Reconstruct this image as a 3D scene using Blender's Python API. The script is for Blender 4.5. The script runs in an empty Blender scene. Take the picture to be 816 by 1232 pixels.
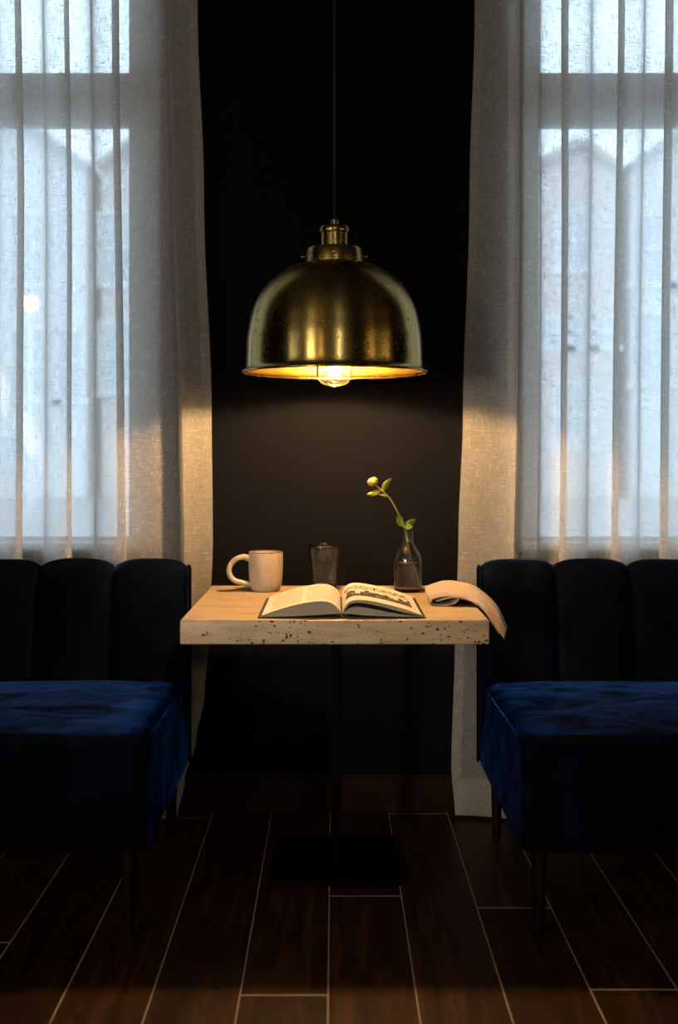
import bpy, bmesh, math, random
from mathutils import Vector, Matrix, noise as mnoise
random.seed(11)
S = bpy.context.scene
COL = S.collection
PI = math.pi
CAMZ = 1.171
F = 1323.0          # focal length in pixels of the 816x1232 frame

# ------------------------------------------------------------------ helpers
def link(name, me, mat=None, parent=None, smooth=True):
    o = bpy.data.objects.new(name, me)
    COL.objects.link(o)
    if mat: me.materials.append(mat)
    if parent: o.parent = parent
    if smooth:
        for p in me.polygons: p.use_smooth = True
    return o

def obj(name, bm, mat=None, parent=None, smooth=True, sharp=None):
    bmesh.ops.recalc_face_normals(bm, faces=bm.faces[:])
    if parent is not None:          # geometry is written in world space; keep it there
        off = wpos(parent)
        bmesh.ops.translate(bm, verts=bm.verts[:], vec=-off)
    me = bpy.data.meshes.new(name)
    bm.to_mesh(me); bm.free()
    o = link(name, me, mat, parent, smooth)
    if sharp is not None and smooth:
        try: me.set_sharp_from_angle(angle=math.radians(sharp))
        except Exception: pass
    return o

def wpos(o):
    v = Vector(o.location)
    p = o.parent
    while p is not None:
        v += Vector(p.location); p = p.parent
    return v

def thing(name, label, cat, loc=(0, 0, 0), group=None, kind=None):
    o = bpy.data.objects.new(name, None)
    o.empty_display_size = 0.05
    COL.objects.link(o)
    o.location = loc
    o['label'] = label; o['category'] = cat
    if group: o['group'] = group
    if kind: o['kind'] = kind
    return o

def struct(name, bm, mat, parent=None, smooth=False, sharp=None, label=None):
    o = obj(name, bm, mat, parent, smooth, sharp)
    if parent is None:
        o['kind'] = 'structure'
        if label: o['label'] = label
    return o

def add_box(bm, x0, x1, y0, y1, z0, z1, bev=0.0, seg=2):
    t = bmesh.new()
    bmesh.ops.create_cube(t, size=1.0)
    for v in t.verts:
        v.co = Vector(((x0 + x1) / 2 + v.co.x * (x1 - x0), (y0 + y1) / 2 + v.co.y * (y1 - y0), (z0 + z1) / 2 + v.co.z * (z1 - z0)))
    if bev > 0:
        bmesh.ops.bevel(t, geom=t.edges[:], offset=bev, segments=seg, profile=0.5, affect='EDGES')
    merge(bm, t)

def merge(bm, t):
    me = bpy.data.meshes.new('tmp')
    t.to_mesh(me); t.free()
    bm.from_mesh(me)
    bpy.data.meshes.remove(me)

def box(*a, **k):
    bm = bmesh.new(); add_box(bm, *a, **k); return bm

def add_lathe(bm, prof, cx=0, cy=0, cz=0, n=64, close=False, radial=None):
    """prof: (r, z) list; poles where r == 0"""
    rings = []
    for i, (r, z) in enumerate(prof):
        if r < 1e-6:
            rings.append([bm.verts.new((cx, cy, cz + z))])
        else:
            ring = []
            for k in range(n):
                a = 2 * PI * k / n
                rr = r * (radial(a, i) if radial else 1)
                ring.append(bm.verts.new((cx + rr * math.cos(a), cy + rr * math.sin(a), cz + z)))
            rings.append(ring)
    pairs = list(zip(rings[:-1], rings[1:]))
    if close: pairs.append((rings[-1], rings[0]))
    for A, B in pairs:
        if len(A) == 1 and len(B) == 1: continue
        for k in range(n):
            k2 = (k + 1) % n
            if len(A) == 1: bm.faces.new((A[0], B[k], B[k2]))
            elif len(B) == 1: bm.faces.new((A[k], A[k2], B[0]))
            else: bm.faces.new((A[k], A[k2], B[k2], B[k]))

def lathe(*a, **k):
    bm = bmesh.new(); add_lathe(bm, *a, **k); return bm

def catmull(pts, n):
    pts = [Vector(p) for p in pts]
    P = [pts[0] * 2 - pts[1]] + pts + [pts[-1] * 2 - pts[-2]]
    out = []
    for i in range(1, len(P) - 2):
        for k in range(n):
            t = k / n
            a, b, c, d = P[i - 1], P[i], P[i + 1], P[i + 2]
            out.append(0.5 * ((2 * b) + (c - a) * t + (2 * a - 5 * b + 4 * c - d) * t * t + (3 * b - a - 3 * c + d) * t ** 3))
    out.append(pts[-1])
    return out

def add_tube(bm, pts, rad, n=12, cap=True):
    pts = [Vector(p) for p in pts]
    m = len(pts)
    rads = rad if isinstance(rad, (list, tuple)) else [rad] * m
    tang = []
    for i in range(m):
        tang.append((pts[min(i + 1, m - 1)] - pts[max(i - 1, 0)]).normalized())
    up = Vector((0, 0, 1)) if abs(tang[0].z) < 0.9 else Vector((1, 0, 0))
    u = tang[0].cross(up).normalized()
    rings = []
    for i in range(m):
        u = (u - tang[i] * u.dot(tang[i])).normalized()
        w = tang[i].cross(u)
        rings.append([bm.verts.new(pts[i] + (u * math.cos(2 * PI * k / n) + w * math.sin(2 * PI * k / n)) * rads[i]) for k in range(n)])
    for A, B in zip(rings[:-1], rings[1:]):
        for k in range(n):
            bm.faces.new((A[k], A[(k + 1) % n], B[(k + 1) % n], B[k]))
    if cap:
        bm.faces.new(rings[0][::-1]); bm.faces.new(rings[-1])

def tube(*a, **k):
    bm = bmesh.new(); add_tube(bm, *a, **k); return bm

def grid(rows, close_u=False):
    """rows: list of equal-length lists of points"""
    bm = bmesh.new()
    V = [[bm.verts.new(p) for p in r] for r in rows]
    for A, B in zip(V[:-1], V[1:]):
        m = len(A)
        for k in range(m if close_u else m - 1):
            bm.faces.new((A[k], A[(k + 1) % m], B[(k + 1) % m], B[k]))
    return bm, V

# ------------------------------------------------------------------ materials
class NT:
    def __init__(s, name):
        s.m = bpy.data.materials.new(name); s.m.use_nodes = True
        s.t = s.m.node_tree; s.t.nodes.clear()
        s.out = s.n('ShaderNodeOutputMaterial')
    def n(s, typ, **kw):
        nd = s.t.nodes.new(typ)
        for k, v in kw.items(): setattr(nd, k, v)
        return nd
    def l(s, a, b): s.t.links.new(a, b)
    def put(s, sock, v):
        if isinstance(v, bpy.types.NodeSocket): s.l(v, sock)
        else: sock.default_value = v
    def math(s, op, a, b=None, c=None, clamp=False):
        nd = s.n('ShaderNodeMath', operation=op, use_clamp=clamp)
        s.put(nd.inputs[0], a)
        if b is not None: s.put(nd.inputs[1], b)
        if c is not None: s.put(nd.inputs[2], c)
        return nd.outputs[0]
    def coords(s, which='Object', scale=(1, 1, 1), loc=(0, 0, 0)):
        tc = s.n('ShaderNodeTexCoord'); mp = s.n('ShaderNodeMapping')
        mp.inputs['Scale'].default_value = scale; mp.inputs['Location'].default_value = loc
        s.l(tc.outputs[which], mp.inputs['Vector'])
        return mp.outputs[0]
    def noise(s, vec, scale, detail=4, rough=0.55, dist=0.0):
        nd = s.n('ShaderNodeTexNoise')
        s.l(vec, nd.inputs['Vector'])
        nd.inputs['Scale'].default_value = scale; nd.inputs['Detail'].default_value = detail
        nd.inputs['Roughness'].default_value = rough; nd.inputs['Distortion'].default_value = dist
        return nd.outputs[0]
    def ramp(s, fac, stops):
        nd = s.n('ShaderNodeValToRGB')
        e = nd.color_ramp.elements
        while len(e) < len(stops): e.new(0.5)
        for el, (p, c) in zip(e, stops):
            el.position = p
            el.color = c if len(c) == 4 else (*c, 1)
        s.l(fac, nd.inputs[0])
        return nd.outputs[0]
    def mix(s, fac, a, b, blend='MIX'):
        nd = s.n('ShaderNodeMix', data_type='RGBA', blend_type=blend)
        s.put(nd.inputs[0], fac)
        for i, v in ((6, a), (7, b)):
            s.put(nd.inputs[i], v if isinstance(v, bpy.types.NodeSocket) else (*v, 1))
        return nd.outputs[2]
    def bump(s, h, strength=0.3, dist=0.01):
        nd = s.n('ShaderNodeBump')
        nd.inputs['Strength'].default_value = strength; nd.inputs['Distance'].default_value = dist
        s.l(h, nd.inputs['Height'])
        return nd.outputs[0]
    def bsdf(s, **kw):
        b = s.n('ShaderNodeBsdfPrincipled')
        for k, v in kw.items():
            k = k.replace('_', ' ')
            if isinstance(v, (tuple, list)) and len(v) == 3: v = (*v, 1)
            s.put(b.inputs[k], v)
        s.l(b.outputs[0], s.out.inputs[0])
        return b

def simple(name, col, rough=0.5, metal=0.0, var=0.15, scale=20, bump=0.0, **kw):
    s = NT(name)
    v = s.coords('Object')
    n = s.noise(v, scale)
    c = s.mix(n, tuple(x * (1 - var) for x in col), tuple(min(1, x * (1 + var)) for x in col))
    b = s.bsdf(Base_Color=c, Roughness=rough, Metallic=metal, **kw)
    if bump: s.l(s.bump(n, bump, 0.003), b.inputs['Normal'])
    return s.m

def thin_glass(name, tint=(0.97, 0.98, 0.98), ior=1.5, tint_glow=0.0):
    s = NT(name)
    tr = s.n('ShaderNodeBsdfTransparent'); tr.inputs[0].default_value = (*tint, 1)
    gl = s.n('ShaderNodeBsdfGlossy'); gl.inputs['Roughness'].default_value = 0.02
    fr = s.n('ShaderNodeFresnel'); fr.inputs['IOR'].default_value = ior
    mx = s.n('ShaderNodeMixShader')
    s.l(fr.outputs[0], mx.inputs[0]); s.l(tr.outputs[0], mx.inputs[1]); s.l(gl.outputs[0], mx.inputs[2])
    last = mx
    if tint_glow:      # faintly amber, slightly cloudy glass: it scatters a little of the light inside it
        tl = s.n('ShaderNodeBsdfTranslucent'); tl.inputs[0].default_value = (0.9, 0.66, 0.32, 1)
        last = s.n('ShaderNodeMixShader'); last.inputs[0].default_value = tint_glow
        s.l(mx.outputs[0], last.inputs[1]); s.l(tl.outputs[0], last.inputs[2])
    s.l(last.outputs[0], s.out.inputs[0])
    return s.m

def emit(name, col, strength):
    s = NT(name)
    e = s.n('ShaderNodeEmission'); e.inputs[0].default_value = (*col, 1); e.inputs[1].default_value = strength
    s.l(e.outputs[0], s.out.inputs[0])
    return s.m

def mat_glass(name, ior=1.5, col=(1, 1, 1), sheen=0.0):
    s = NT(name)
    b = s.bsdf(Base_Color=col, Roughness=0.0, IOR=ior, Transmission_Weight=1.0)
    if sheen:      # extra soft reflection added over the clear body to lighten its outlines
        gl = s.n('ShaderNodeBsdfGlossy'); gl.inputs['Roughness'].default_value = 0.22
        lw = s.n('ShaderNodeFresnel'); lw.inputs['IOR'].default_value = 1.5
        mx = s.n('ShaderNodeMixShader')
        s.l(s.math('MULTIPLY', lw.outputs[0], sheen, clamp=True), mx.inputs[0]); s.l(b.outputs[0], mx.inputs[1]); s.l(gl.outputs[0], mx.inputs[2])
        s.l(mx.outputs[0], s.out.inputs[0])
    return s.m

# matt navy-black wall paint
def mat_wall():
    s = NT('wall_paint')
    v = s.coords('Object')
    n = s.noise(v, 9, 5); fine = s.noise(v, 260, 2)
    c = s.mix(n, (0.0027, 0.0036, 0.0066), (0.0037, 0.0047, 0.0083))
    b = s.bsdf(Base_Color=c, Roughness=0.8, Specular_IOR_Level=0.07)
    s.l(s.bump(fine, 0.15, 0.001), b.inputs['Normal'])
    return s.m

def mat_floor():
    s = NT('dark_oiled_wood')
    g = s.n('ShaderNodeNewGeometry')
    tc = s.n('ShaderNodeTexCoord')
    off = s.n('ShaderNodeVectorMath', operation='SCALE'); off.inputs[0].default_value = (37, 91, 13)
    s.l(g.outputs['Random Per Island'], off.inputs['Scale'])
    add = s.n('ShaderNodeVectorMath', operation='ADD'); s.l(tc.outputs['Object'], add.inputs[0]); s.l(off.outputs[0], add.inputs[1])
    mp = s.n('ShaderNodeMapping'); mp.inputs['Scale'].default_value = (14, 1.1, 1); s.l(add.outputs[0], mp.inputs[0])
    n = s.noise(mp.outputs[0], 3.0, 8, 0.65, 0.8)
    mp2 = s.n('ShaderNodeMapping'); mp2.inputs['Scale'].default_value = (5, 2.2, 1); s.l(add.outputs[0], mp2.inputs[0])
    k = s.noise(mp2.outputs[0], 2.0, 3, 0.5, 2.5)
    c = s.ramp(n, [(0.25, (0.008, 0.0030, 0.0010)), (0.5, (0.040, 0.0145, 0.0042)), (0.75, (0.115, 0.043, 0.0120))])
    tone = s.ramp(g.outputs['Random Per Island'], [(0, (0.55, 0.55, 0.55)), (1, (1.15, 1.1, 1.05))])
    c = s.mix(1.0, c, tone, 'MULTIPLY')
    c = s.mix(s.ramp(k, [(0.66, (0, 0, 0)), (0.74, (1, 1, 1))]), c, (0.008, 0.004, 0.002))
    rough = s.math('MULTIPLY_ADD', n, 0.25, 0.33)
    b = s.bsdf(Base_Color=c, Roughness=rough, Specular_IOR_Level=0.3)
    s.l(s.bump(n, 0.18, 0.002), b.inputs['Normal'])
    return s.m

def mat_travertine():
    s = NT('travertine')
    v = s.coords('Object', (1.0, 1.4, 7.0))
    lay = s.noise(v, 7.0, 6, 0.6, 0.6)
    fine = s.noise(s.coords('Object'), 120, 3)
    c = s.ramp(lay, [(0.25, (0.37, 0.265, 0.165)), (0.5, (0.56, 0.425, 0.275)), (0.75, (0.66, 0.535, 0.375))])
    c = s.mix(s.math('MULTIPLY', fine, 0.35), c, (0.30, 0.22, 0.15))
    # pits: distorted cells, gathered in patches
    pv = s.coords('Object', (1.0, 1.0, 1.6))
    wob = s.n('ShaderNodeVectorMath', operation='MULTIPLY_ADD')
    wn = s.n('ShaderNodeTexNoise'); wn.inputs['Scale'].default_value = 90; s.l(pv, wn.inputs['Vector'])
    s.l(wn.outputs['Color'], wob.inputs[0]); wob.inputs[1].default_value = (0.012, 0.012, 0.012); s.l(pv, wob.inputs[2])
    vo = s.n('ShaderNodeTexVoronoi'); vo.inputs['Scale'].default_value = 105; s.l(wob.outputs[0], vo.inputs['Vector'])
    sep = s.n('ShaderNodeSeparateColor'); s.l(vo.outputs['Color'], sep.inputs[0])
    gate = s.math('POWER', sep.outputs[0], 4.0)
    patch = s.noise(s.coords('Object', (1, 1, 2.0), (3, 1, 7)), 9, 2)
    size = s.math('MULTIPLY', s.math('MULTIPLY', gate, 0.62), s.math('MULTIPLY_ADD', patch, 2.4, -0.55))
    pit = s.math('LESS_THAN', vo.outputs['Distance'], size)
    # fewer open pits on the honed top
    ge = s.n('ShaderNodeNewGeometry'); sn = s.n('ShaderNodeSeparateXYZ'); s.l(ge.outputs['Normal'], sn.inputs[0])
    top = s.math('GREATER_THAN', sn.outputs[2], 0.7)
    pit = s.math('MULTIPLY', pit, s.math('MULTIPLY_ADD', top, -0.85, 1.0))
    c = s.mix(pit, c, (0.02, 0.014, 0.009))
    b = s.bsdf(Base_Color=c, Roughness=0.42, Specular_IOR_Level=0.4)
    h = s.math('SUBTRACT', s.math('MULTIPLY', lay, 0.25), pit)
    s.l(s.bump(h, 0.5, 0.004), b.inputs['Normal'])
    return s.m

def mat_brass(name, dark=1.0, rough=0.24, patina=True, warm=(1, 1, 1)):
    s = NT(name)
    v = s.coords('Object')
    big = s.noise(v, 9, 5, 0.6); sp = s.noise(v, 75, 6, 0.7)
    c = s.mix(big, (0.50 * dark * warm[0], 0.36 * dark * warm[1], 0.10 * dark * warm[2]), (0.68 * dark * warm[0], 0.52 * dark * warm[1], 0.19 * dark * warm[2]))
    r = s.math('MULTIPLY_ADD', big, 0.14, rough - 0.06)
    if patina:
        spots = s.math('MULTIPLY', s.ramp(sp, [(0.56, (0, 0, 0)), (0.64, (1, 1, 1))]), s.ramp(big, [(0.44, (0, 0, 0)), (0.6, (1, 1, 1))]))
        c = s.mix(s.math('MULTIPLY', spots, 0.75), c, (0.035, 0.026, 0.012))
        r = s.math('MULTIPLY_ADD', spots, 0.22, r)
    b = s.bsdf(Base_Color=c, Roughness=r, Metallic=1.0, Anisotropic=0.8 if patina else 0.5, Anisotropic_Rotation=0.25)
    tg = s.n('ShaderNodeTangent', direction_type='RADIAL', axis='Z')     # spun metal: fine turning marks run round the axis
    s.l(tg.outputs[0], b.inputs['Tangent'])
    s.l(s.bump(s.noise(v, 30, 3), 0.03, 0.002), b.inputs['Normal'])
    return s.m

def mat_velvet():
    s = NT('navy_velvet')
    v = s.coords('Object')
    nap = s.noise(s.coords('Object', (1, 1.8, 1)), 6.5, 2, 0.45, 1.6)
    vo = s.n('ShaderNodeTexVoronoi'); vo.inputs['Scale'].default_value = 5.5
    s.l(s.coords('Object', (1, 1.5, 1)), vo.inputs['Vector'])
    sep = s.n('ShaderNodeSeparateColor'); s.l(vo.outputs['Color'], sep.inputs[0])
    pile = s.noise(v, 500, 2)
    f = s.math('MULTIPLY_ADD', sep.outputs[0], 0.35, s.math('MULTIPLY', nap, 0.75))
    c = s.ramp(s.math('MULTIPLY_ADD', sep.outputs[0], 0.08, nap), [(0.3, (0.0016, 0.0024, 0.0050)), (0.6, (0.0027, 0.0042, 0.0095)), (0.85, (0.0042, 0.0072, 0.0200))])
    sw = s.ramp(f, [(0.3, (0.12, 0.12, 0.12)), (0.85, (1, 1, 1))])
    b = s.bsdf(Base_Color=c, Roughness=0.85, Specular_IOR_Level=0.0, Sheen_Weight=sw, Sheen_Roughness=0.31, Sheen_Tint=(0.045, 0.19, 0.85))
    s.l(s.bump(s.math('MULTIPLY_ADD', nap, 0.6, s.math('MULTIPLY', pile, 0.06)), 0.25, 0.012), b.inputs['Normal'])
    return s.m

def mat_curtain():
    s = NT('sheer_linen')
    uv = s.coords('UV')
    def slub(scale, lo, hi):
        n = s.noise(s.coords('UV', scale), 1.0, 2, 0.5)
        return s.ramp(n, [(lo, (0, 0, 0)), (hi, (1, 1, 1))])
    warp = s.noise(s.coords('UV', (420, 22, 1)), 1.0, 2); weft = s.noise(s.coords('UV', (22, 420, 1)), 1.0, 2)
    s1 = slub((260, 34, 1), 0.63, 0.70); s2 = slub((32, 280, 1), 0.62, 0.69)
    slubs = s.math('MAXIMUM', s1, s2)
    weave = s.math('MULTIPLY', s.math('ADD', warp, weft), 0.5)
    T0 = s.math('MULTIPLY_ADD', weave, -1.0, 0.785)
    T0 = s.math('MULTIPLY_ADD', slubs, -0.30, T0)
    T0 = s.math('MAXIMUM', T0, 0.02)
    # cloth closes up where it turns edge-on, as any open weave does
    ge = s.n('ShaderNodeNewGeometry')
    dt = s.n('ShaderNodeVectorMath', operation='DOT_PRODUCT')
    s.l(ge.outputs['Normal'], dt.inputs[0]); s.l(ge.outputs['Incoming'], dt.inputs[1])
    cosv = s.math('MAXIMUM', s.math('ABSOLUTE', dt.outputs['Value']), 0.12)
    T = s.math('POWER', T0, s.math('DIVIDE', 1.0, cosv))
    col = s.mix(slubs, (0.77, 0.765, 0.75), (0.90, 0.885, 0.86))
    df = s.n('ShaderNodeBsdfDiffuse'); s.l(col, df.inputs[0])
    tl = s.n('ShaderNodeBsdfTranslucent'); s.l(col, tl.inputs[0])
    bp = s.bump(s.math('MULTIPLY_ADD', weave, 0.5, slubs), 0.3, 0.002)
    s.l(bp, df.inputs['Normal']); s.l(bp, tl.inputs['Normal'])
    m1 = s.n('ShaderNodeMixShader'); m1.inputs[0].default_value = 0.64
    s.l(df.outputs[0], m1.inputs[1]); s.l(tl.outputs[0], m1.inputs[2])
    tr = s.n('ShaderNodeBsdfTransparent')
    m2 = s.n('ShaderNodeMixShader'); s.l(T, m2.inputs[0]); s.l(m1.outputs[0], m2.inputs[1]); s.l(tr.outputs[0], m2.inputs[2])
    s.l(m2.outputs[0], s.out.inputs[0])
    return s.m

def mat_ceramic():
    s = NT('speckled_stoneware')
    v = s.coords('Object')
    sp = s.noise(v, 420, 2, 0.5)
    c = s.mix(s.ramp(sp, [(0.58, (0, 0, 0)), (0.66, (1, 1, 1))]), (0.56, 0.475, 0.38), (0.25, 0.185, 0.13))
    b = s.bsdf(Base_Color=c, Roughness=0.34, Specular_IOR_Level=0.45)
    s.l(s.bump(s.noise(v, 45, 2), 0.06, 0.002), b.inputs['Normal'])
    return s.m

def mat_linen():
    s = NT('napkin_linen')
    v = s.coords('Object')
    w = s.math('ADD', s.noise(s.coords('Object', (60, 900, 900)), 1, 2), s.noise(s.coords('Object', (900, 60, 60)), 1, 2))
    c = s.mix(s.math('MULTIPLY', w, 0.5), (0.33, 0.26, 0.215), (0.62, 0.52, 0.435))
    b = s.bsdf(Base_Color=c, Roughness=0.9, Specular_IOR_Level=0.1)
    s.l(s.bump(s.math('MULTIPLY_ADD', s.noise(v, 24, 4), 2.0, w), 0.35, 0.0022), b.inputs['Normal'])
    return s.m

def mat_page_text():
    """printed page: rows of tiny unreadable print in UV space"""
    s = NT('printed_page')
    uv = s.n('ShaderNodeTexCoord'); sep = s.n('ShaderNodeSeparateXYZ'); s.l(uv.outputs['UV'], sep.inputs[0])
    u, v = sep.outputs[0], sep.outputs[1]
    row = s.math('FRACT', s.math('MULTIPLY', v, 46))
    ink_row = s.math('LESS_THAN', row, 0.5)
    n = s.noise(s.coords('UV', (95, 46, 1)), 1.0, 1, 0.5)
    ink = s.math('MULTIPLY', ink_row, s.math('GREATER_THAN', n, 0.44))
    def win(x, a, b): return s.math('MULTIPLY', s.math('GREATER_THAN', x, a), s.math('LESS_THAN', x, b))
    colm = s.math('ADD', win(u, 0.10, 0.47), win(u, 0.53, 0.90))
    ink = s.math('MULTIPLY', ink, s.math('MULTIPLY', colm, win(v, 0.1, 0.9)))
    c = s.mix(s.math('MULTIPLY', ink, 0.62), (0.74, 0.70, 0.63), (0.12, 0.10, 0.09))
    s.bsdf(Base_Color=c, Roughness=0.75, Specular_IOR_Level=0.2)
    return s.m

def mat_page_picture():
    """page carrying a black-and-white row of building fronts over a caption strip"""
    s = NT('picture_page')
    uv = s.n('ShaderNodeTexCoord'); sep = s.n('ShaderNodeSeparateXYZ'); s.l(uv.outputs['UV'], sep.inputs[0])
    u, v = sep.outputs[0], sep.outputs[1]
    def win(x, a, b): return s.math('MULTIPLY', s.math('GREATER_THAN', x, a), s.math('LESS_THAN', x, b))
    cell = s.math('FLOOR', s.math('MULTIPLY', u, 17))
    wn = s.n('ShaderNodeTexWhiteNoise', noise_dimensions='1D'); s.l(cell, wn.inputs['W'])
    hgt = s.math('MULTIPLY_ADD', wn.outputs['Value'], 0.22, 0.36)
    body = s.math('MULTIPLY', win(u, 0.10, 0.92), s.math('MULTIPLY', s.math('GREATER_THAN', v, 0.22), s.math('LESS_THAN', v, hgt)))
    wx = s.math('FRACT', s.math('MULTIPLY', u, 51)); wy = s.math('FRACT', s.math('MULTIPLY', v, 22))
    panes = s.math('MULTIPLY', win(wx, 0.3, 0.7), win(wy, 0.3, 0.7))
    lit = s.math('GREATER_THAN', s.noise(s.coords('UV', (17, 11, 1)), 1.0, 1), 0.52)
    body = s.math('MULTIPLY', body, s.math('SUBTRACT', 1.0, s.math('MULTIPLY', panes, lit)))
    strip = s.math('MULTIPLY', win(u, 0.08, 0.90), win(v, 0.62, 0.82))
    holes = s.math('GREATER_THAN', s.noise(s.coords('UV', (30, 26, 1)), 1.0, 2), 0.50)
    ink = s.math('MAXIMUM', body, s.math('MULTIPLY', strip, holes))
    c = s.mix(s.math('MULTIPLY', ink, 0.97), (0.74, 0.70, 0.63), (0.012, 0.011, 0.010))
    s.bsdf(Base_Color=c, Roughness=0.7, Specular_IOR_Level=0.2)
    return s.m

def mat_page_edge():
    s = NT('page_edges')
    n = s.noise(s.coords('Object', (4, 4, 700)), 1.0, 2)
    c = s.mix(n, (0.22, 0.185, 0.15), (0.48, 0.42, 0.345))
    b = s.bsdf(Base_Color=c, Roughness=0.85, Specular_IOR_Level=0.15)
    s.l(s.bump(n, 0.3, 0.001), b.inputs['Normal'])
    return s.m

M = dict(
    wall=mat_wall(), floor=mat_floor(), trav=mat_travertine(),
    grout=simple('pale_joint', (0.50, 0.43, 0.36), 0.9, var=0.25, scale=60),
    ceil=simple('ceiling_paint', (0.03, 0.03, 0.032), 0.9),
    backwall=simple('room_wall', (0.36, 0.31, 0.25), 0.8, scale=3),
    wood=simple('skirting_wood', (0.018, 0.0072, 0.003), 0.45, var=0.35, scale=14, Specular_IOR_Level=0.15),
    frame=simple('window_paint', (0.78, 0.79, 0.80), 0.55, var=0.06),
    sill=simple('sill_paint', (0.62, 0.62, 0.61), 0.5, var=0.06),
    pane=thin_glass('window_glass'),
    black=simple('black_metal', (0.002, 0.002, 0.0022), 0.5, 0.0, var=0.2, bump=0.05, Specular_IOR_Level=0.04),
    cable=simple('black_cable', (0.015, 0.015, 0.017), 0.6),
    brass=mat_brass('aged_brass', 0.98, 0.24),
    brass_plain=mat_brass('turned_brass', 0.80, 0.26, False),
    brass_in=mat_brass('brass_lining', 0.78, 0.42, False, (1.0, 0.78, 0.42)),
    velvet=mat_velvet(),
    leg=simple('dark_leg_wood', (0.007, 0.0036, 0.002), 0.4, var=0.3, scale=30, Specular_IOR_Level=0.2),
    curtain=mat_curtain(),
    ceramic=mat_ceramic(), rim=simple('unglazed_rim', (0.10, 0.05, 0.025), 0.5, var=0.3, scale=90),
    glass=mat_glass('clear_glass', 1.48, (1, 1, 1), 0.55), water=mat_glass('water', 1.33, (0.97, 0.99, 0.98)),
    linen=mat_linen(), text=mat_page_text(), pict=mat_page_picture(), edge=mat_page_edge(),
    cover=simple('book_cloth', (0.010, 0.009, 0.009), 0.7, var=0.2, scale=200, bump=0.2),
    stem=simple('green_stem', (0.20, 0.25, 0.045), 0.5, var=0.25, scale=60, Subsurface_Weight=0.0),
    bulb=None, fil=emit('hot_filament', (1.0, 0.62, 0.22), 130),
    render_a=simple('pale_render', (0.78, 0.79, 0.80), 0.9, var=0.05, scale=0.6),
    render_b=simple('pink_render', (0.74, 0.66, 0.63), 0.9, var=0.05, scale=0.6),
    slate=simple('roof_slate', (0.52, 0.54, 0.57), 0.8, var=0.15, scale=2),  # distance haze is put into this colour, hence so pale
    tile=simple('roof_tile', (0.58, 0.52, 0.50), 0.8, var=0.15, scale=2),  # lightened likewise to stand for haze
    wframe=simple('white_joinery', (0.85, 0.86, 0.87), 0.6, var=0.03),
    dglass=simple('house_glass', (0.62, 0.66, 0.70), 0.15, var=0.05, Specular_IOR_Level=0.6),  # panes paled in place of outdoor haze
    paving=simple('street_paving', (0.33, 0.33, 0.33), 0.9, var=0.1, scale=1.5),
)
M['bulb'] = thin_glass('bulb_glass', (1.0, 0.96, 0.86), 1.12, 0.02)

def mat_leaf(name, ca, cb, tlw):
    s = NT(name)
    n = s.noise(s.coords('Object'), 70, 3)
    c = s.mix(n, ca, cb)
    b = s.n('ShaderNodeBsdfPrincipled'); s.l(c, b.inputs['Base Color']); b.inputs['Roughness'].default_value = 0.45
    t = s.n('ShaderNodeBsdfTranslucent'); s.l(c, t.inputs[0])
    mx = s.n('ShaderNodeMixShader'); mx.inputs[0].default_value = tlw
    s.l(b.outputs[0], mx.inputs[1]); s.l(t.outputs[0], mx.inputs[2]); s.l(mx.outputs[0], s.out.inputs[0])
    return s.m
M['leaf'] = mat_leaf('leaf', (0.22, 0.34, 0.03), (0.42, 0.52, 0.07), 0.4)
M['leaf_dark'] = mat_leaf('leaf_dark', (0.07, 0.15, 0.015), (0.16, 0.27, 0.035), 0.3)
M['petal'] = mat_leaf('petal', (0.80, 0.52, 0.12), (0.86, 0.66, 0.26), 0.3)

# ------------------------------------------------------------------ room shell
WY, WT = 3.60, 0.30            # inner face of the window wall, its thickness
RX, RY, RZ = 2.75, -3.4, 3.15  # half width, rear wall, ceiling
OX0, OX1 = 0.570, 1.80         # window opening (mirrored)
OZ0, OZ1 = 0.865, 2.86
bm = bmesh.new()
for (x0, x1) in ((-OX0, OX0), (-RX - .2, -OX1), (OX1, RX + .2)):
    add_box(bm, x0, x1, WY, WY + WT, 0, RZ)
for sx in (-1, 1):
    a, b = sorted((sx * OX0, sx * OX1))
    add_box(bm, a, b, WY, WY + WT, 0, OZ0)
    add_box(bm, a, b, WY, WY + WT, OZ1, RZ)
struct('wall_back', bm, M['wall'], label='matt black-navy wall behind the table, between two windows')
struct('wall_left', box(-RX - .2, -RX, RY, WY, 0, RZ), M['wall'])
struct('wall_right', box(RX, RX + .2, RY, WY, 0, RZ), M['wall'])
struct('wall_front', box(-RX - .2, RX + .2, RY - .2, RY, 0, RZ), M['backwall'])
struct('ceiling', box(-RX - .2, RX + .2, RY - .2, WY + WT, RZ, RZ + .2), M['ceil'])

# floor: planks laid towards the window wall, with pale joints
PWID = 0.1906; X00 = -0.0127; GAP = 0.0034
joint = {0: 2.907, -1: 2.376, 2: 2.832, 3: 2.400, 1: 2.02, -2: 2.14, -3: 1.98, 4: 1.9, -4: 2.2}
fl = bmesh.new()
add_box(fl, -RX, RX, RY, WY, -0.05, -0.0006)
floor = struct('floor', fl, M['grout'], label='dark wooden plank floor with pale joints')
pl = bmesh.new()
for r in range(-14, 15):
    xa, xb = X00 + r * PWID + GAP / 2, X00 + (r + 1) * PWID - GAP / 2
    xa, xb = max(xa, -RX), min(xb, RX)
    if xb - xa < 0.02: continue
    j = joint.get(r, random.uniform(1.6, 2.9))
    L = 1.55 if r != 0 else 1.3
    ys = sorted({RY, WY} | {j + k * L for k in range(-5, 3) if RY + .1 < j + k * L < WY - .02})
    for ya, yb in zip(ys[:-1], ys[1:]):
        add_box(pl, xa, xb, ya + .0035, yb - .0035, -0.012, 0.0, 0.0004, 1)
obj('plank', pl, M['floor'], floor, smooth=False)

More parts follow.
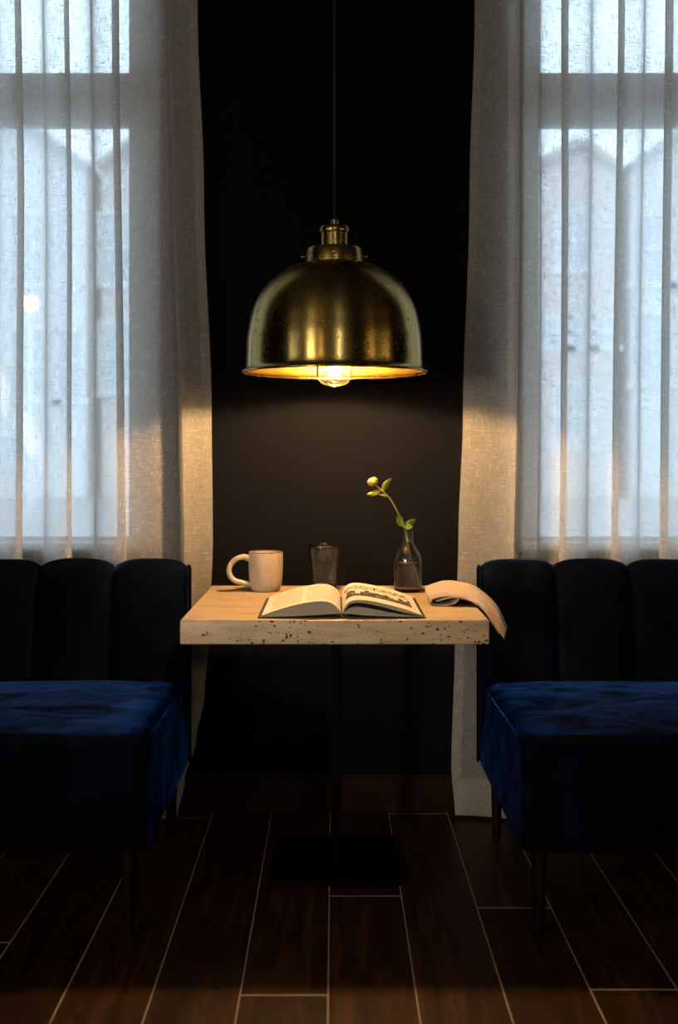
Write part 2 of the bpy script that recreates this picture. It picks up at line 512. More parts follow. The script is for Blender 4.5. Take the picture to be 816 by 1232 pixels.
# skirting along the window wall and a slim vent above it
bm = bmesh.new()
add_box(bm, -RX, RX, WY - 0.018, WY, 0, 0.112, 0.003)
add_box(bm, -RX, RX, WY - 0.012, WY, 0.112, 0.121, 0.002)
struct('baseboard_back', bm, M['wood'], label='dark brown wooden skirting under the black wall')
vent = thing('wall_vent', 'slim black wall vent just above the skirting, left of the table post', 'vent', (-0.131, WY, 0.2))
obj('vent_frame', box(-0.238, -0.024, WY - 0.006, WY, 0.186, 0.216, 0.002), M['black'], vent, smooth=False)
for k in range(5):
    obj('slat', box(-0.232, -0.03, WY - 0.010, WY - 0.005, 0.189 + k * 0.005, 0.1915 + k * 0.005), M['black'], vent, smooth=False)

# windows
def window(name, sx):
    def X(a, b): return tuple(sorted((sx * a, sx * b)))
    w = thing(name, 'tall window with a heavy transom behind the %s sheer curtain' % ('left' if sx < 0 else 'right'), 'window', (sx * 1.2, WY + 0.15, OZ0))
    w['kind'] = 'structure'; del w['category']
    fr = bmesh.new(); y0, y1 = WY + 0.11, WY + 0.19
    add_box(fr, *X(OX0, .693), y0, y1, OZ0, OZ1, 0.006)
    add_box(fr, *X(OX1 - .123, OX1), y0, y1, OZ0, OZ1, 0.006)
    add_box(fr, *X(OX0, OX1), y0, y1, OZ1 - .06, OZ1, 0.006)
    add_box(fr, *X(OX0, OX1), y0, y1, OZ0, 0.888, 0.004)
    obj('window_frame', fr, M['frame'], w, smooth=False)
    obj('transom', box(*X(OX0 + .06, OX1 - .06), y0 - 0.006, y1, 2.285, 2.453, 0.006), M['frame'], w, smooth=False)
    obj('glass', box(*X(OX0 + .06, OX1 - .06), WY + .148, WY + .152, .88, 2.29), M['pane'], w, smooth=False)
    obj('glass', box(*X(OX0 + .06, OX1 - .06), WY + .148, WY + .152, 2.45, OZ1 - .05), M['pane'], w, smooth=False)
    lin = bmesh.new()
    add_box(lin, *X(OX0, OX0 + .012), WY + .001, WY + WT - .001, OZ0, OZ1)
    add_box(lin, *X(OX1 - .012, OX1), WY + .001, WY + WT - .001, OZ0, OZ1)
    add_box(lin, *X(OX0, OX1), WY + .001, WY + WT - .001, OZ1 - .012, OZ1)
    obj('reveal_lining', lin, M['frame'], w, smooth=False)
    s_ = box(*X(OX0 - .03, OX1 + .03), WY - 0.022, WY + 0.115, OZ0 - 0.012, OZ0 + 0.012, 0.005)
    obj('window_sill', s_, M['sill'], w, smooth=False)
window('window_1', -1)
window('window_2', 1)

# ------------------------------------------------------------------ curtains
def curtain(sx, label, edge, shift, seed, phase, panel):
    """edge: (z, x) of the free inner edge, as positive distance from the lamp axis."""
    rnd = random.Random(seed)
    YC = WY - 0.088
    zs = []
    z = 0.012
    while z < 3.06:
        zs.append(z); z += 0.03 if z > 0.2 else 0.02
    zs.append(3.06)
    def interp(tab, z):
        if z <= tab[0][0]: return tab[0][1]
        for (a, xa), (b, xb) in zip(tab[:-1], tab[1:]):
            if z <= b:
                t = (z - a) / (b - a); t = t * t * (3 - 2 * t)
                return xa + (xb - xa) * t
        return tab[-1][1]
    # plan path at the top: from the free edge outwards
    P = 0.1625
    path = []          # (x, y, weight of the edge shift)
    # broad flat return nearest the free edge (x as offset from the top edge)
    ctrl = panel
    cp = catmull([(a, b, 0) for a, b in ctrl], 5)
    for p in cp: path.append((p.x, p.y))
    n = 30; nper = 7
    jit = [(rnd.uniform(.85, 1.2), rnd.uniform(.9, 1.12), rnd.uniform(-.012, .012)) for _ in range(nper + 2)]
    x0, y0 = path[-1]
    for k in range(1, nper * n + 1):
        t = k / n + phase
        i = int(t); f = t - i
        w = lambda q: jit[i][q] * (1 - f) + jit[i + 1][q] * f
        x = P * (k / n) - P * w(1) * (0.88 * (math.sin(2 * PI * t) - math.sin(2 * PI * phase)) / (2 * PI) + 1.38 * (math.sin(4 * PI * t) - math.sin(4 * PI * phase)) / (4 * PI)) + w(2) * min(1, k / n)
        y = -0.030 * w(0) * (math.sin(2 * PI * t + 0.25) - math.sin(2 * PI * phase + .25) * max(0, 1 - k / n))
        path.append((x0 + x, y0 * max(0, 1 - k / (n * 1.0)) + y))
    us = [0.0]
    for (a, b), (c, d) in zip(path[:-1], path[1:]): us.append(us[-1] + math.hypot(c - a, d - b))
    e_top = edge[-1][1]
    def point(i, z):
        px, py = path[i]
        e = interp(edge, z) - e_top
        wgt = max(0.0, 1 - px / 0.21) if px < 0.21 else 0.0
        base = shift * (3.06 - z) / 3.06
        wob = mnoise.noise(Vector((px * 3.1 + seed, z * 0.8, 0.3))) * 0.012 * (0.3 + min(1, (3.06 - z)))
        full = 1.0 + 0.10 * mnoise.noise(Vector((px * 1.7, z * 0.9, seed)))
        x = e_top + px + e * wgt + base * (1 - wgt) + wob * (0.35 if px < 0.05 else 1.0)
        return Vector((sx * x, YC + py * full + mnoise.noise(Vector((px * 9, z * 1.6, seed + 5))) * 0.004, z))
    t = thing('curtain', label, 'curtain', (sx * 1.0, YC, 0.0), 'sheer curtains at the two windows')
    off = Vector(t.location)
    def sheet(name, idx, zz, dy):
        bm_ = bmesh.new(); uvl = bm_.loops.layers.uv.new('UVMap')
        V = [[bm_.verts.new(point(i, z_) + Vector((0, dy, 0)) - off) for i in idx] for z_ in zz]
        for a in range(len(zz) - 1):
            for b in range(len(idx) - 1):
                f = bm_.faces.new((V[a][b], V[a][b + 1], V[a + 1][b + 1], V[a + 1][b]))
                for lp, (p, q) in zip(f.loops, ((a, b), (a, b + 1), (a + 1, b + 1), (a + 1, b))):
                    lp[uvl].uv = (us[idx[q]] + dy * 3, zz[p])
        me = bpy.data.meshes.new(name); bm_.to_mesh(me); bm_.free()
        return link(name, me, M['curtain'], t)
    allidx = list(range(len(path)))
    sheet('cloth', allidx, zs, 0.0)
    hem = [i for i in allidx if us[i] <= 0.026]
    sheet('side_hem', hem, zs, 0.0016)
    sheet('bottom_hem', allidx, [z_ for z_ in zs if z_ <= 0.132] , 0.0022)
    return t
K = 3.5 / F
curtain(-1, 'sheer linen curtain over the left window, its free edge swept left at the floor',
        [(0.0, 190 * K), (0.12, 181 * K), (0.25, 167 * K), (0.4, 157 * K), (0.55, 152.5 * K), (0.9, 147 * K), (1.3, 148 * K), (2.0, 157 * K), (2.6, 165 * K), (3.06, 167 * K)], -0.024, 3.7, 0.70,
        [(0, .004), (.03, -.004), (.055, -.016), (.071, -.029), (.078, -.033), (.081, -.020), (.087, .010), (.098, .026), (.12, .022), (.16, .012), (.212, .012)])
curtain(1, 'sheer linen curtain over the right window, hanging straight to a pale hem at the floor',
        [(0.0, 147.5 * K), (0.17, 143 * K), (0.55, 147 * K), (0.9, 151 * K), (1.3, 156 * K), (2.0, 163 * K), (2.6, 170 * K), (3.06, 171 * K)], -0.024, 8.2, 0.46,
        [(0, .006), (.03, .004), (.06, -.002), (.10, -.012), (.13, -.025), (.143, -.033), (.147, -.021), (.152, .008), (.165, .026), (.18, .022), (.212, .014)])
for sx in (-1, 1):
    a, b = sorted((sx * .40, sx * 1.95))
    struct('trim_%d' % (1 if sx < 0 else 2), box(a, b, WY - 0.16, WY - 0.04, 3.05, RZ), M['ceil'])

# ------------------------------------------------------------------ pendant lamp
LY = 3.15
lamp = thing('pendant_lamp', 'aged brass dome pendant lamp with a lit bulb hanging over the table', 'lamp', (0.0012, LY, RZ))
outer = [(0.0827, 1.7125), (0.0965, 1.710), (0.120, 1.7025), (0.142, 1.692), (0.162, 1.6795), (0.1785, 1.6665), (0.197, 1.648), (0.2135, 1.627), (0.226, 1.605),
         (0.235, 1.582), (0.2415, 1.558), (0.246, 1.533), (0.2505, 1.505), (0.2525, 1.478), (0.2536, 1.448), (0.2545, 1.420), (0.2575, 1.410), (0.263, 1.4035)]
prof = [(v.x, v.y) for v in catmull([(r, z, 0) for r, z in outer], 4)]
obj('shade', lathe(prof, 0.0012, LY, n=128), M['brass'], lamp)
inner = [(r - 0.0035, z - 0.002) for r, z in prof[:-3]]
inner = [(0.0, inner[0][1] - 0.003)] + inner
obj('shade_lining', lathe(inner, 0.0012, LY, n=128), M['brass_in'], lamp)
rimp = [(0.2625 + 0.0042 * math.cos(a), 1.402 + 0.0042 * math.sin(a)) for a in [2 * PI * k / 12 for k in range(12)]]
obj('rolled_rim', lathe(rimp, 0.0012, LY, n=128, close=True), M['brass_plain'], lamp)
col_p = [(0.0, 1.7085), (0.0827, 1.7085), (0.0845, 1.711), (0.0845, 1.7175), (0.0825, 1.7195), (0.0825, 1.751), (0.0805, 1.7545), (0.0, 1.756)]
obj('collar', lathe(col_p, 0.0012, LY, n=64), M['brass_plain'], lamp, sharp=35)
soc = [(0.0, 1.752), (0.0385, 1.752), (0.0385, 1.757), (0.0398, 1.758), (0.0398, 1.799), (0.0433, 1.8015), (0.0445, 1.805), (0.0445, 1.814), (0.0425, 1.8175), (0.0, 1.8195)]
obj('socket', lathe(soc, 0.0012, LY, n=48), M['brass_plain'], lamp, sharp=35)
grip = [(0.0, 1.816), (0.0150, 1.8165), (0.0150, 1.823), (0.0115, 1.8245), (0.0115, 1.838), (0.0085, 1.8405), (0.0, 1.841)]
obj('cord_grip', lathe(grip, 0.0012, LY, n=32), M['brass_plain'], lamp, sharp=35)
for ang in (0, PI, -PI / 2, PI / 2):
    d = Vector((math.cos(ang), math.sin(ang), 0)); c0 = Vector((0.0012, LY, 1.733))
    sb = bmesh.new()
    add_tube(sb, [c0 + d * 0.078, c0 + d * 0.090], 0.0028, 10)
    add_tube(sb, [c0 + d * 0.0895, c0 + d * 0.0905, c0 + d * 0.0945, c0 + d * 0.0955], [0.004, 0.0056, 0.0056, 0.004], 12)
    obj('thumb_screw', sb, M['brass_plain'], lamp, sharp=40)
obj('cord', tube([(0.0012, LY, 1.838), (0.0012, LY, 2.3), (0.0012, LY, RZ - .02)], 0.0034, 12), M['cable'], lamp)
obj('ceiling_rose', lathe([(0, RZ - .03), (.05, RZ - .028), (.055, RZ - .005), (.055, RZ), (0, RZ)], 0.0012, LY, n=40), M['brass_plain'], lamp)
holder = [(0.0, 1.71), (0.022, 1.71), (0.022, 1.535), (0.0, 1.533)]
obj('lamp_holder', lathe(holder, 0.0012, LY, n=32), M['brass_plain'], lamp, sharp=35)
bp = [(0.0135, 1.536), (0.0145, 1.52), (0.0185, 1.498), (0.029, 1.472), (0.042, 1.448), (0.0500, 1.424), (0.0518, 1.407), (0.0492, 1.388), (0.0415, 1.3735), (0.029, 1.3655), (0.014, 1.362), (0.005, 1.3605), (0.0, 1.359)]
bp = [(v.x, v.y) for v in catmull([(r, z, 0) for r, z in bp], 3)]
bulb = obj('bulb', lathe(bp, 0.0012, LY, n=48), M['bulb'], lamp)
fb = bmesh.new()
for k in range(6):
    a = 2 * PI * k / 6 + .3; b = a + PI / 6
    add_tube(fb, catmull([(0.0012 + .010 * math.cos(a), LY + .010 * math.sin(a), 1.468), (0.0012 + .017 * math.cos(a), LY + .017 * math.sin(a), 1.43), (0.0012 + .015 * math.cos(b), LY + .015 * math.sin(b), 1.392), (0.0012 + .017 * math.cos(b + .5), LY + .017 * math.sin(b + .5), 1.43)], 5), 0.0011, 6)
obj('filament', fb, M['fil'], bulb)

# ------------------------------------------------------------------ table
TX, T0, T1, TZ = 0.3895, 2.772, 3.492, 0.75
table = thing('cafe_table', 'square travertine cafe table on a black pedestal between the benches', 'table', (0.0012, LY, 0))
obj('tabletop', box(0.0017 - TX - .001, 0.0017 + TX + .001, T0, T1, TZ - 0.062, TZ, 0.0045, 3), M['trav'], table, smooth=True, sharp=30)
post = bmesh.new()
add_box(post, -0.0150 + .005, 0.0150 + .005, LY - .015, LY + .015, 0.016, 0.684, 0.003)
add_box(post, -0.11, 0.11, LY - .11, LY + .11, 0.678, 0.688, 0.001)
obj('post', post, M['black'], table, smooth=False)
bs = bmesh.new()
add_box(bs, -0.176, 0.182, LY - .178, LY + .178, 0.0, 0.014, 0.003)
add_box(bs, -0.03, 0.04, LY - .035, LY + .035, 0.013, 0.02, 0.002)
obj('base_plate', bs, M['black'], table, smooth=False)

# ------------------------------------------------------------------ benches
def bench(sx, label, seed):
    rnd = random.Random(seed)
    XI = 0.447; CW = 0.2265; NCH = 6; XO = XI + NCH * CW
    b = thing('banquette', label, 'bench', (sx * (XI + XO) / 2, 3.05, 0), 'navy velvet benches either side of the table')
    def XX(a, c): return tuple(sorted((sx * a, sx * c)))
    # channelled back: profile in (y, z) from the seat up the front, over the top and down behind
    pr = []
    base = [(3.262, 0.40), (3.272, 0.47), (3.288, 0.58), (3.304, 0.69), (3.314, 0.750), (3.325, 0.790), (3.342, 0.818), (3.366, 0.834), (3.392, 0.834), (3.412, 0.818), (3.418, 0.78), (3.420, 0.60), (3.420, 0.40), (3.420, 0.215)]
    cp = catmull([(0, y, z) for y, z in base], 5)
    m = len(cp)
    nor = []
    for i in range(m):
        d = (cp[min(i + 1, m - 1)] - cp[max(i - 1, 0)]).normalized()
        nor.append(Vector((0, -d.z, d.y)))
    NU = 24
    rows = []
    xs = []
    for c in range(NCH):
        for k in range(NU):
            xs.append((c, k / NU))
    xs.append((NCH - 1, 1.0))
    for (c, f) in xs:
        row = []
        x = XI + (c + f) * CW
        arch = (1 - abs(2 * f - 1) ** 3.2) ** 0.75
        for i in range(m):
            z = cp[i].z
            front = 1.0 if i < m * 0.70 else max(0.0, 1 - (i - m * 0.70) / (m * 0.12))
            amp = 0.024 * front
            nz = mnoise.noise(Vector((x * 9 + seed, z * 7, i * 0.02))) * 0.0035 * front
            p = cp[i] + nor[i] * (amp * (arch - 1) + nz + 0.010 * front)
            xo = x
            if c == 0 and f < .12: xo += 0.004 * (1 - f / .12) * (1 if i > m * .3 else 0)
            row.append((sx * xo, p.y, p.z))
        rows.append(row)
    bm_, V = grid(rows)
    bm_.faces.new(V[0]); bm_.faces.new(V[-1][::-1])
    obj('backrest', bm_, M['velvet'], b, sharp=60)
    # side welt following the end of the back
    wl = bmesh.new()
    add_tube(wl, [(sx * (XI - .001), q.y + n_.y * -0.012, q.z + n_.z * -0.012) for q, n_ in list(zip(cp, nor))], 0.0045, 8)
    obj('piping', wl, M['velvet'], b)
    # base
    bs_ = bmesh.new()
    x0_, x1_ = XX(XI + .005, XO - .005)
    pl_pts = []
    for (cx_, cy_, a0) in ((x0_ + .048, 2.630 + .048, PI), (x1_ - .048, 2.630 + .048, 1.5 * PI), (x1_ - .02, 3.415 - .02, 0), (x0_ + .02, 3.415 - .02, .5 * PI)):
        r_ = .048 if cy_ < 3 else .02
        for q in range(9): pl_pts.append((cx_ + r_ * math.cos(a0 + q * PI / 16), cy_ + r_ * math.sin(a0 + q * PI / 16)))
    lo = [bs_.verts.new((x, y, .214)) for x, y in pl_pts]; hi = [bs_.verts.new((x, y, .470)) for x, y in pl_pts]
    for k in range(len(lo)):
        k2 = (k + 1) % len(lo); bs_.faces.new((lo[k], lo[k2], hi[k2], hi[k]))
    bs_.faces.new(lo[::-1]); bs_.faces.new(hi)
    obj('seat_base', bs_, M['velvet'], b, sharp=45)
    # cushion: rounded slab with a crown and soft creases
    NX, NY = 90, 44
    xa, xb, ya, yb = XI + .004, XO - .004, 2.625, 3.285
    zt, zb = 0.489, 0.468
    top = []
    for j in range(NY + 1):
        row = []
        fy = j / NY
        for i in range(NX + 1):
            fx = i / NX
            x = xa + (xb - xa) * fx; y = ya + (yb - ya) * fy
            ex = min(fx, 1 - fx) * (xb - xa); ey = min(fy, 1 - fy) * (yb - ya)
            def soft(d, r): return 1.0 if d > r else math.sqrt(max(0, 1 - (1 - d / r) ** 2))
            rnd_ = soft(ey, 0.016) * soft(ex, 0.045)
            crown = 0.016 * min(1, ey / .28) ** .5 * min(1, ex / .25) ** .5
            cre = 0.0
            q = Vector((x * 3.2 + y * 1.5 + seed, y * 4.0 - x * 2.5, seed))
            cre += 0.0045 * mnoise.noise(q) + 0.0014 * mnoise.noise(q * 2.3)
            dx = abs(x - (xa + .13)) + abs(y - (ya + .30)) * 0.25
            cre += -0.004 * math.exp(-(dx / .03) ** 2)
            z = zb + (zt - zb) * (0.45 + 0.55 * rnd_) + (crown + cre) * rnd_
            rc = 0.05     # rounded corners in plan
            cx_ = x; cy_ = y
            if ex < rc and ey < rc:
                vx = (rc - ex) / rc; vy = (rc - ey) / rc
                h = math.hypot(vx, vy); mx_ = max(vx, vy)
                if h > 0:
                    s_ = mx_ / h
                    nx_, ny_ = vx * s_, vy * s_
                    cx_ += (vx - nx_) * rc * (1 if fx < .5 else -1)
                    cy_ += (vy - ny_) * rc * (1 if fy < .5 else -1)
            row.append((sx * cx_, cy_, z))
        top.append(row)
    bm_, V = grid(top)
    # skirt down to the base
    per = V[0] + [V[j][-1] for j in range(1, NY + 1)] + V[NY][-2::-1] + [V[j][0] for j in range(NY - 1, 0, -1)]
    low = [bm_.verts.new((v.co.x, v.co.y, zb)) for v in per]
    for k in range(len(per)):
        k2 = (k + 1) % len(per)
        bm_.faces.new((per[k], per[k2], low[k2], low[k]))
    bm_.faces.new(low)
    obj('seat_cushion', bm_, M['velvet'], b, sharp=75)
    # piping along the cushion's front and free side
    wl = bmesh.new()
    zp = zb + (zt - zb) * .45
    add_tube(wl, [(sx * xb, ya - .002, zp), (sx * (xa + .09), ya - .002, zp)] + catmull([(sx * (xa + .07), ya - .002, zp), (sx * (xa + .05), ya - .002, zp), (sx * (xa + .0145), ya + .0145, zp), (sx * (xa - .002), ya + .05, zp), (sx * (xa - .002), ya + .07, zp)], 6) + [(sx * (xa - .002), yb, zp)], 0.004, 8)
    obj('piping', wl, M['velvet'], b)
    for (lx, ly) in ((XI + .05, 2.665), (XO - .06, 2.665), (XI + .05, 3.36), (XO - .06, 3.36)):
        obj('leg', tube([(sx * lx, ly, 0), (sx * lx, ly, .01), (sx * lx, ly, .216)], [0.012, 0.0135, 0.019], 20), M['leg'], b, sharp=40)
    return b
bench(-1, 'navy velvet channel-back bench in front of the left curtain', 2.3)
bench(1, 'navy velvet channel-back bench in front of the right curtain, beside the draped napkin', 6.1)

# ------------------------------------------------------------------ mug
MX, MY = -0.2085, 3.36
mug = thing('mug', 'speckled beige stoneware mug with brown rim at the left of the table', 'mug', (MX, MY, TZ))
out = [(0.0, 0.001), (0.036, 0.0), (0.0405, 0.002), (0.045, 0.009), (0.0485, 0.020), (0.0510, 0.040), (0.0522, 0.065), (0.0525, 0.090), (0.0520, 0.112), (0.0512, 0.1185)]
inn = [(0.0488, 0.1185), (0.0485, 0.110), (0.0485, 0.08), (0.0475, 0.045), (0.044, 0.018), (0.036, 0.009), (0.0, 0.007)]
p1 = [(v.x, v.y) for v in catmull([(r, z, 0) for r, z in out[1:]], 4)]
obj('body', lathe([(0, 0.001)] + p1 + [(0.0500, 0.1198)] + inn, MX, MY, TZ, n=72), M['ceramic'], mug)
rp = [(0.0500 + 0.0017 * math.cos(a), 0.1190 + 0.0015 * math.sin(a)) for a in [2 * PI * k / 10 for k in range(10)]]
rim_o = obj('rim', lathe(rp, MX, MY, TZ, n=72, close=True), M['rim'], mug); rim_o['label'] = 'brown unglazed rim'
hp = catmull([(MX - .048, MY - .012, TZ + .098), (MX - .066, MY - .017, TZ + .105), (MX - .090, MY - .021, TZ + .098), (MX - .108, MY - .024, TZ + .076), (MX - .108, MY - .024, TZ + .052), (MX - .092, MY - .021, TZ + .033), (MX - .068, MY - .017, TZ + .026), (MX - .044, MY - .011, TZ + .020)], 6)
obj('handle', tube(hp, [0.0078 + 0.0012 * abs(2 * k / (len(hp) - 1) - 1) ** 2 for k in range(len(hp))], 16), M['ceramic'], mug)

# ------------------------------------------------------------------ drinking glass
GX, GY = -0.029, 3.375
gl = thing('drinking_glass', 'fluted tumbler of water behind the open book', 'glass', (GX, GY, TZ))
def flute(a, i):
    return 1.0 - (0.06 * abs(math.cos(a * 5)) ** 1.5) * FL[i]
go = [(0.0, 0.0005), (0.034, 0.0005), (0.0375, 0.003), (0.0385, 0.010), (0.0402, 0.03), (0.0425, 0.06), (0.0445, 0.085), (0.0462, 0.096), (0.0475, 0.103), (0.0490, 0.125), (0.0497, 0.1385)]
gi = [(0.0492, 0.1402), (0.0478, 0.1395), (0.0468, 0.12), (0.0452, 0.103), (0.0425, 0.085), (0.0405, 0.06), (0.0382, 0.03), (0.0365, 0.016), (0.031, 0.0125), (0.0, 0.0125)]
FL = [0, 0, .5, 1, 1, 1, 1, .6, 0, 0, 0] + [0] * 10
obj('body', lathe(go + gi, GX, GY, TZ, n=160, radial=flute), M['glass'], gl)
wp = [(0.0, 0.0120), (0.0314, 0.0120), (0.0371, 0.0157), (0.0388, 0.03), (0.0410, 0.06), (0.0430, 0.085), (0.0444, 0.0955), (0.0425, 0.0945), (0.0, 0.0945)]
obj('water', lathe(wp, GX, GY, TZ, n=96), M['water'], gl, sharp=50)

# ------------------------------------------------------------------ bottle vase and rose
VX, VY = 0.2245, 3.34
vs = thing('bottle_vase', 'small clear bottle half full of water holding the rose', 'vase', (VX, VY, TZ))
vo = [(0.0, 0.0), (0.036, 0.0), (0.0405, 0.0025), (0.0425, 0.008), (0.0425, 0.085), (0.0422, 0.100), (0.0400, 0.112), (0.0345, 0.124), (0.0270, 0.134), (0.0205, 0.143), (0.0172, 0.153), (0.0162, 0.165), (0.0160, 0.184), (0.0175, 0.1875), (0.0175, 0.191)]
vi = [(0.0150, 0.1915), (0.0138, 0.185), (0.0138, 0.165), (0.0150, 0.152), (0.0185, 0.141), (0.0250, 0.131), (0.0325, 0.121), (0.0378, 0.110), (0.0400, 0.098), (0.0402, 0.085), (0.0402, 0.012), (0.036, 0.008), (0.0, 0.0075)]
obj('body', lathe(vo + vi, VX, VY, TZ, n=96), M['glass'], vs)
wv = [(0.0, 0.0070), (0.0363, 0.0074), (0.0408, 0.0117), (0.0408, 0.0872), (0.0390, 0.0862), (0.0, 0.0862)]
obj('water', lathe(wv, VX, VY, TZ, n=96), M['water'], vs, sharp=50)
def P3(px, py, D=3.34): return Vector(((px - 402) * D / F, D, CAMZ - (py - 545) * D / F))
rose = thing('rose', 'single yellow rosebud on a leaning green stem in the bottle', 'flower', P3(488, 640))
sp = catmull([P3(503, 705), P3(497, 680), P3(491, 655), P3(488, 638), P3(480, 619), P3(470, 601), P3(460, 590.5), P3(452, 583.5)], 6)
obj('stem', tube(sp, [0.0030 - 0.0008 * k / len(sp) for k in range(len(sp))], 10), M['stem'], rose)
def leaf(name, a, b, width, side, mat, curl=0.2):
    """oval leaf from point a to b; side = direction of its width"""
    a, b, side = Vector(a), Vector(b), Vector(side)
    ax = b - a; L = ax.length; nrm = ax.cross(side).normalized(); side = nrm.cross(ax).normalized()
    rows = []
    for i in range(13):
        t = i / 12
        w = width * (math.sin(PI * t ** 0.75) ** 0.85) * (1 + 0.06 * (i % 2)) if 0 < i < 12 else 0.0004
        mid = a + ax * t + nrm * curl * L * math.sin(PI * t) * 0.5
        rows.append([mid + side * w * u + nrm * abs(u) * w * 0.35 for u in (-1, -.5, 0, .5, 1)])
    bm_, _ = grid(rows)
    o = obj(name, bm_, mat, rose)
    md = o.modifiers.new('thickness', 'SOLIDIFY'); md.thickness = 0.0006
    return o
def PD(px, py, d): return P3(px, py, 3.34 + d)
leaf('leaf', PD(461, 591, 0), PD(471, 575.5, -.006), 0.0105, (1, .3, .4), M['leaf'], 0.15)
leaf('leaf', PD(458, 590, 0), PD(441.5, 595, -.012), 0.0088, (0.1, .5, 1), M['leaf'], 0.2)
leaf('leaf', PD(466, 597, 0), PD(455.5, 595, -.016), 0.0045, (0.1, .8, .6), M['leaf'], -0.2)
leaf('leaf', PD(484.5, 634, 0), PD(479.5, 618, -.010), 0.0110, (1, .2, 0), M['leaf_dark'], 0.2)
leaf('leaf', PD(489, 637, 0), PD(500, 624, -.008), 0.0125, (.7, .4, -.6), M['leaf_dark'], 0.15)
leaf('leaf', PD(488, 636, 0), PD(497, 634.5, -.016), 0.0105, (.1, .6, .8), M['leaf_dark'], 0.15)
# bud: overlapping petals around an axis tipped up and to the left
bc = P3(448.5, 579.5)
axis = Vector((-0.45, -0.15, 0.88)).normalized()
e1 = axis.cross(Vector((0, 1, 0))).normalized(); e2 = axis.cross(e1)
for k in range(8):
    ring = 0 if k < 3 else 1
    a0 = 2 * PI * k / (3 if ring == 0 else 5) + ring * .4
    R_ = 0.0085 if ring == 0 else 0.0145
    H_ = 0.016 if ring == 0 else 0.0145
    rows = []
    for i in range(9):
        t = i / 8
        rr = R_ * (math.sin(PI * (0.12 + 0.70 * t)) ** 0.8) * (1.0 if ring == 0 else 1 + 0.10 * t * t)
        row = []
        for u in range(-4, 5):
            aa = a0 + u / 4 * (1.25 if ring == 0 else 0.85) * (1 - 0.25 * t ** 3)
            row.append(bc + axis * (H_ * (2 * t - 1) * 0.78) + (e1 * math.cos(aa) + e2 * math.sin(aa)) * (rr * (1.0 + 0.10 * (k % 2) - 0.06 * abs(u) / 4) + 0.0005 * (u % 2)))
        rows.append(row)
    bm_, _ = grid(rows)
    o = obj('petal', bm_, M['petal'], rose)
    md = o.modifiers.new('thickness', 'SOLIDIFY'); md.thickness = 0.0007
for k in range(4):
    a = 2 * PI * k / 4
    d = e1 * math.cos(a) + e2 * math.sin(a)
    leaf('sepal', bc - axis * 0.0125, bc - axis * 0.001 + d * 0.0165, 0.0042, axis.cross(d), M['leaf'], -0.5)

# ------------------------------------------------------------------ open book
BX, BY0, BY1 = 0.0195, 2.800, 3.165
book = thing('open_book', 'thick open book with dark covers lying at the front of the table', 'book', (BX, (BY0 + BY1) / 2, TZ))
cv = bmesh.new()
rows = []
cs = [(-0.214, 0.0030), (-0.12, 0.0030), (-0.030, 0.0050), (-0.014, 0.0100), (-0.006, 0.0080), (0.0, 0.0065), (0.006, 0.0080), (0.014, 0.0100), (0.030, 0.0050), (0.12, 0.0030), (0.214, 0.0030)]
cs = [(v.x, v.y) for v in catmull([(a, b, 0) for a, b in cs], 4)]
ring_top = [(a, b) for a, b in cs]; ring_bot = [(a, max(0.0004, b - 0.0028)) for a, b in cs][::-1]
loop = ring_top + ring_bot
for y in (BY0 - .006, BY1 + .006):
    rows.append([(BX + a, y, TZ + b) for a, b in loop])
bm_, V = grid(rows, close_u=True)
bm_.faces.new(V[0]); bm_.faces.new(V[1][::-1])
obj('cover', bm_, M['cover'], book, sharp=40)
def block(sx, topc, botc, matname, name, yb0=BY0, yb1=BY1, n=8, with_top=None, lift=0.0):
    """page block: cross-section between the curves topc and botc ((distance from the gutter, height))"""
    t_ = catmull([(a, b, 0) for a, b in topc], n); b_ = catmull([(a, b, 0) for a, b in botc], n)
    loop = [(v.x, v.y) for v in t_] + [(v.x, v.y) for v in b_[::-1]]
    rows = []
    NYB = 12
    for j in range(NYB + 1):
        y = yb0 + (yb1 - yb0) * j / NYB
        rows.append([(BX + sx * a, y, TZ + b) for a, b in loop])
    bm2, V2 = grid(rows, close_u=True)
    bm2.faces.new(V2[0]); bm2.faces.new(V2[-1][::-1])
    o = obj(name, bm2, M[matname], book, sharp=40)
    if with_top:
        me_rows = []
        tb = bmesh.new(); uvl = tb.loops.layers.uv.new('UVMap')
        off = wpos(book)
        pts = [(v.x, v.y) for v in t_]
        L = [0.0]
        for p, q in zip(pts[:-1], pts[1:]): L.append(L[-1] + math.hypot(q[0] - p[0], q[1] - p[1]))
        VV = [[tb.verts.new(Vector((BX + sx * a, yb0 + (yb1 - yb0) * j / NYB, TZ + b + 0.0007)) - off) for a, b in pts] for j in range(NYB + 1)]
        for j in range(NYB):
            for k in range(len(pts) - 1):
                vv = (VV[j][k], VV[j][k + 1], VV[j + 1][k + 1], VV[j + 1][k]); ij = ((j, k), (j, k + 1), (j + 1, k + 1), (j + 1, k))
                if sx < 0: vv, ij = vv[::-1], ij[::-1]
                f = tb.faces.new(vv)
                for lp, (jj, kk) in zip(f.loops, ij):
                    uu = L[kk] / L[-1]
                    lp[uvl].uv = (uu if sx > 0 else 1 - uu, jj / NYB)
        me = bpy.data.meshes.new('page'); tb.to_mesh(me); tb.free()
        pg = link('page', me, M[with_top], book)
        pg['label'] = 'page of small print' if with_top == 'text' else 'page with a black picture of buildings'
topL = [(0.002, 0.0125), (0.007, 0.022), (0.018, 0.0335), (0.036, 0.0415), (0.062, 0.0430), (0.095, 0.0385), (0.132, 0.0300), (0.172, 0.0180), (0.204, 0.0065)]
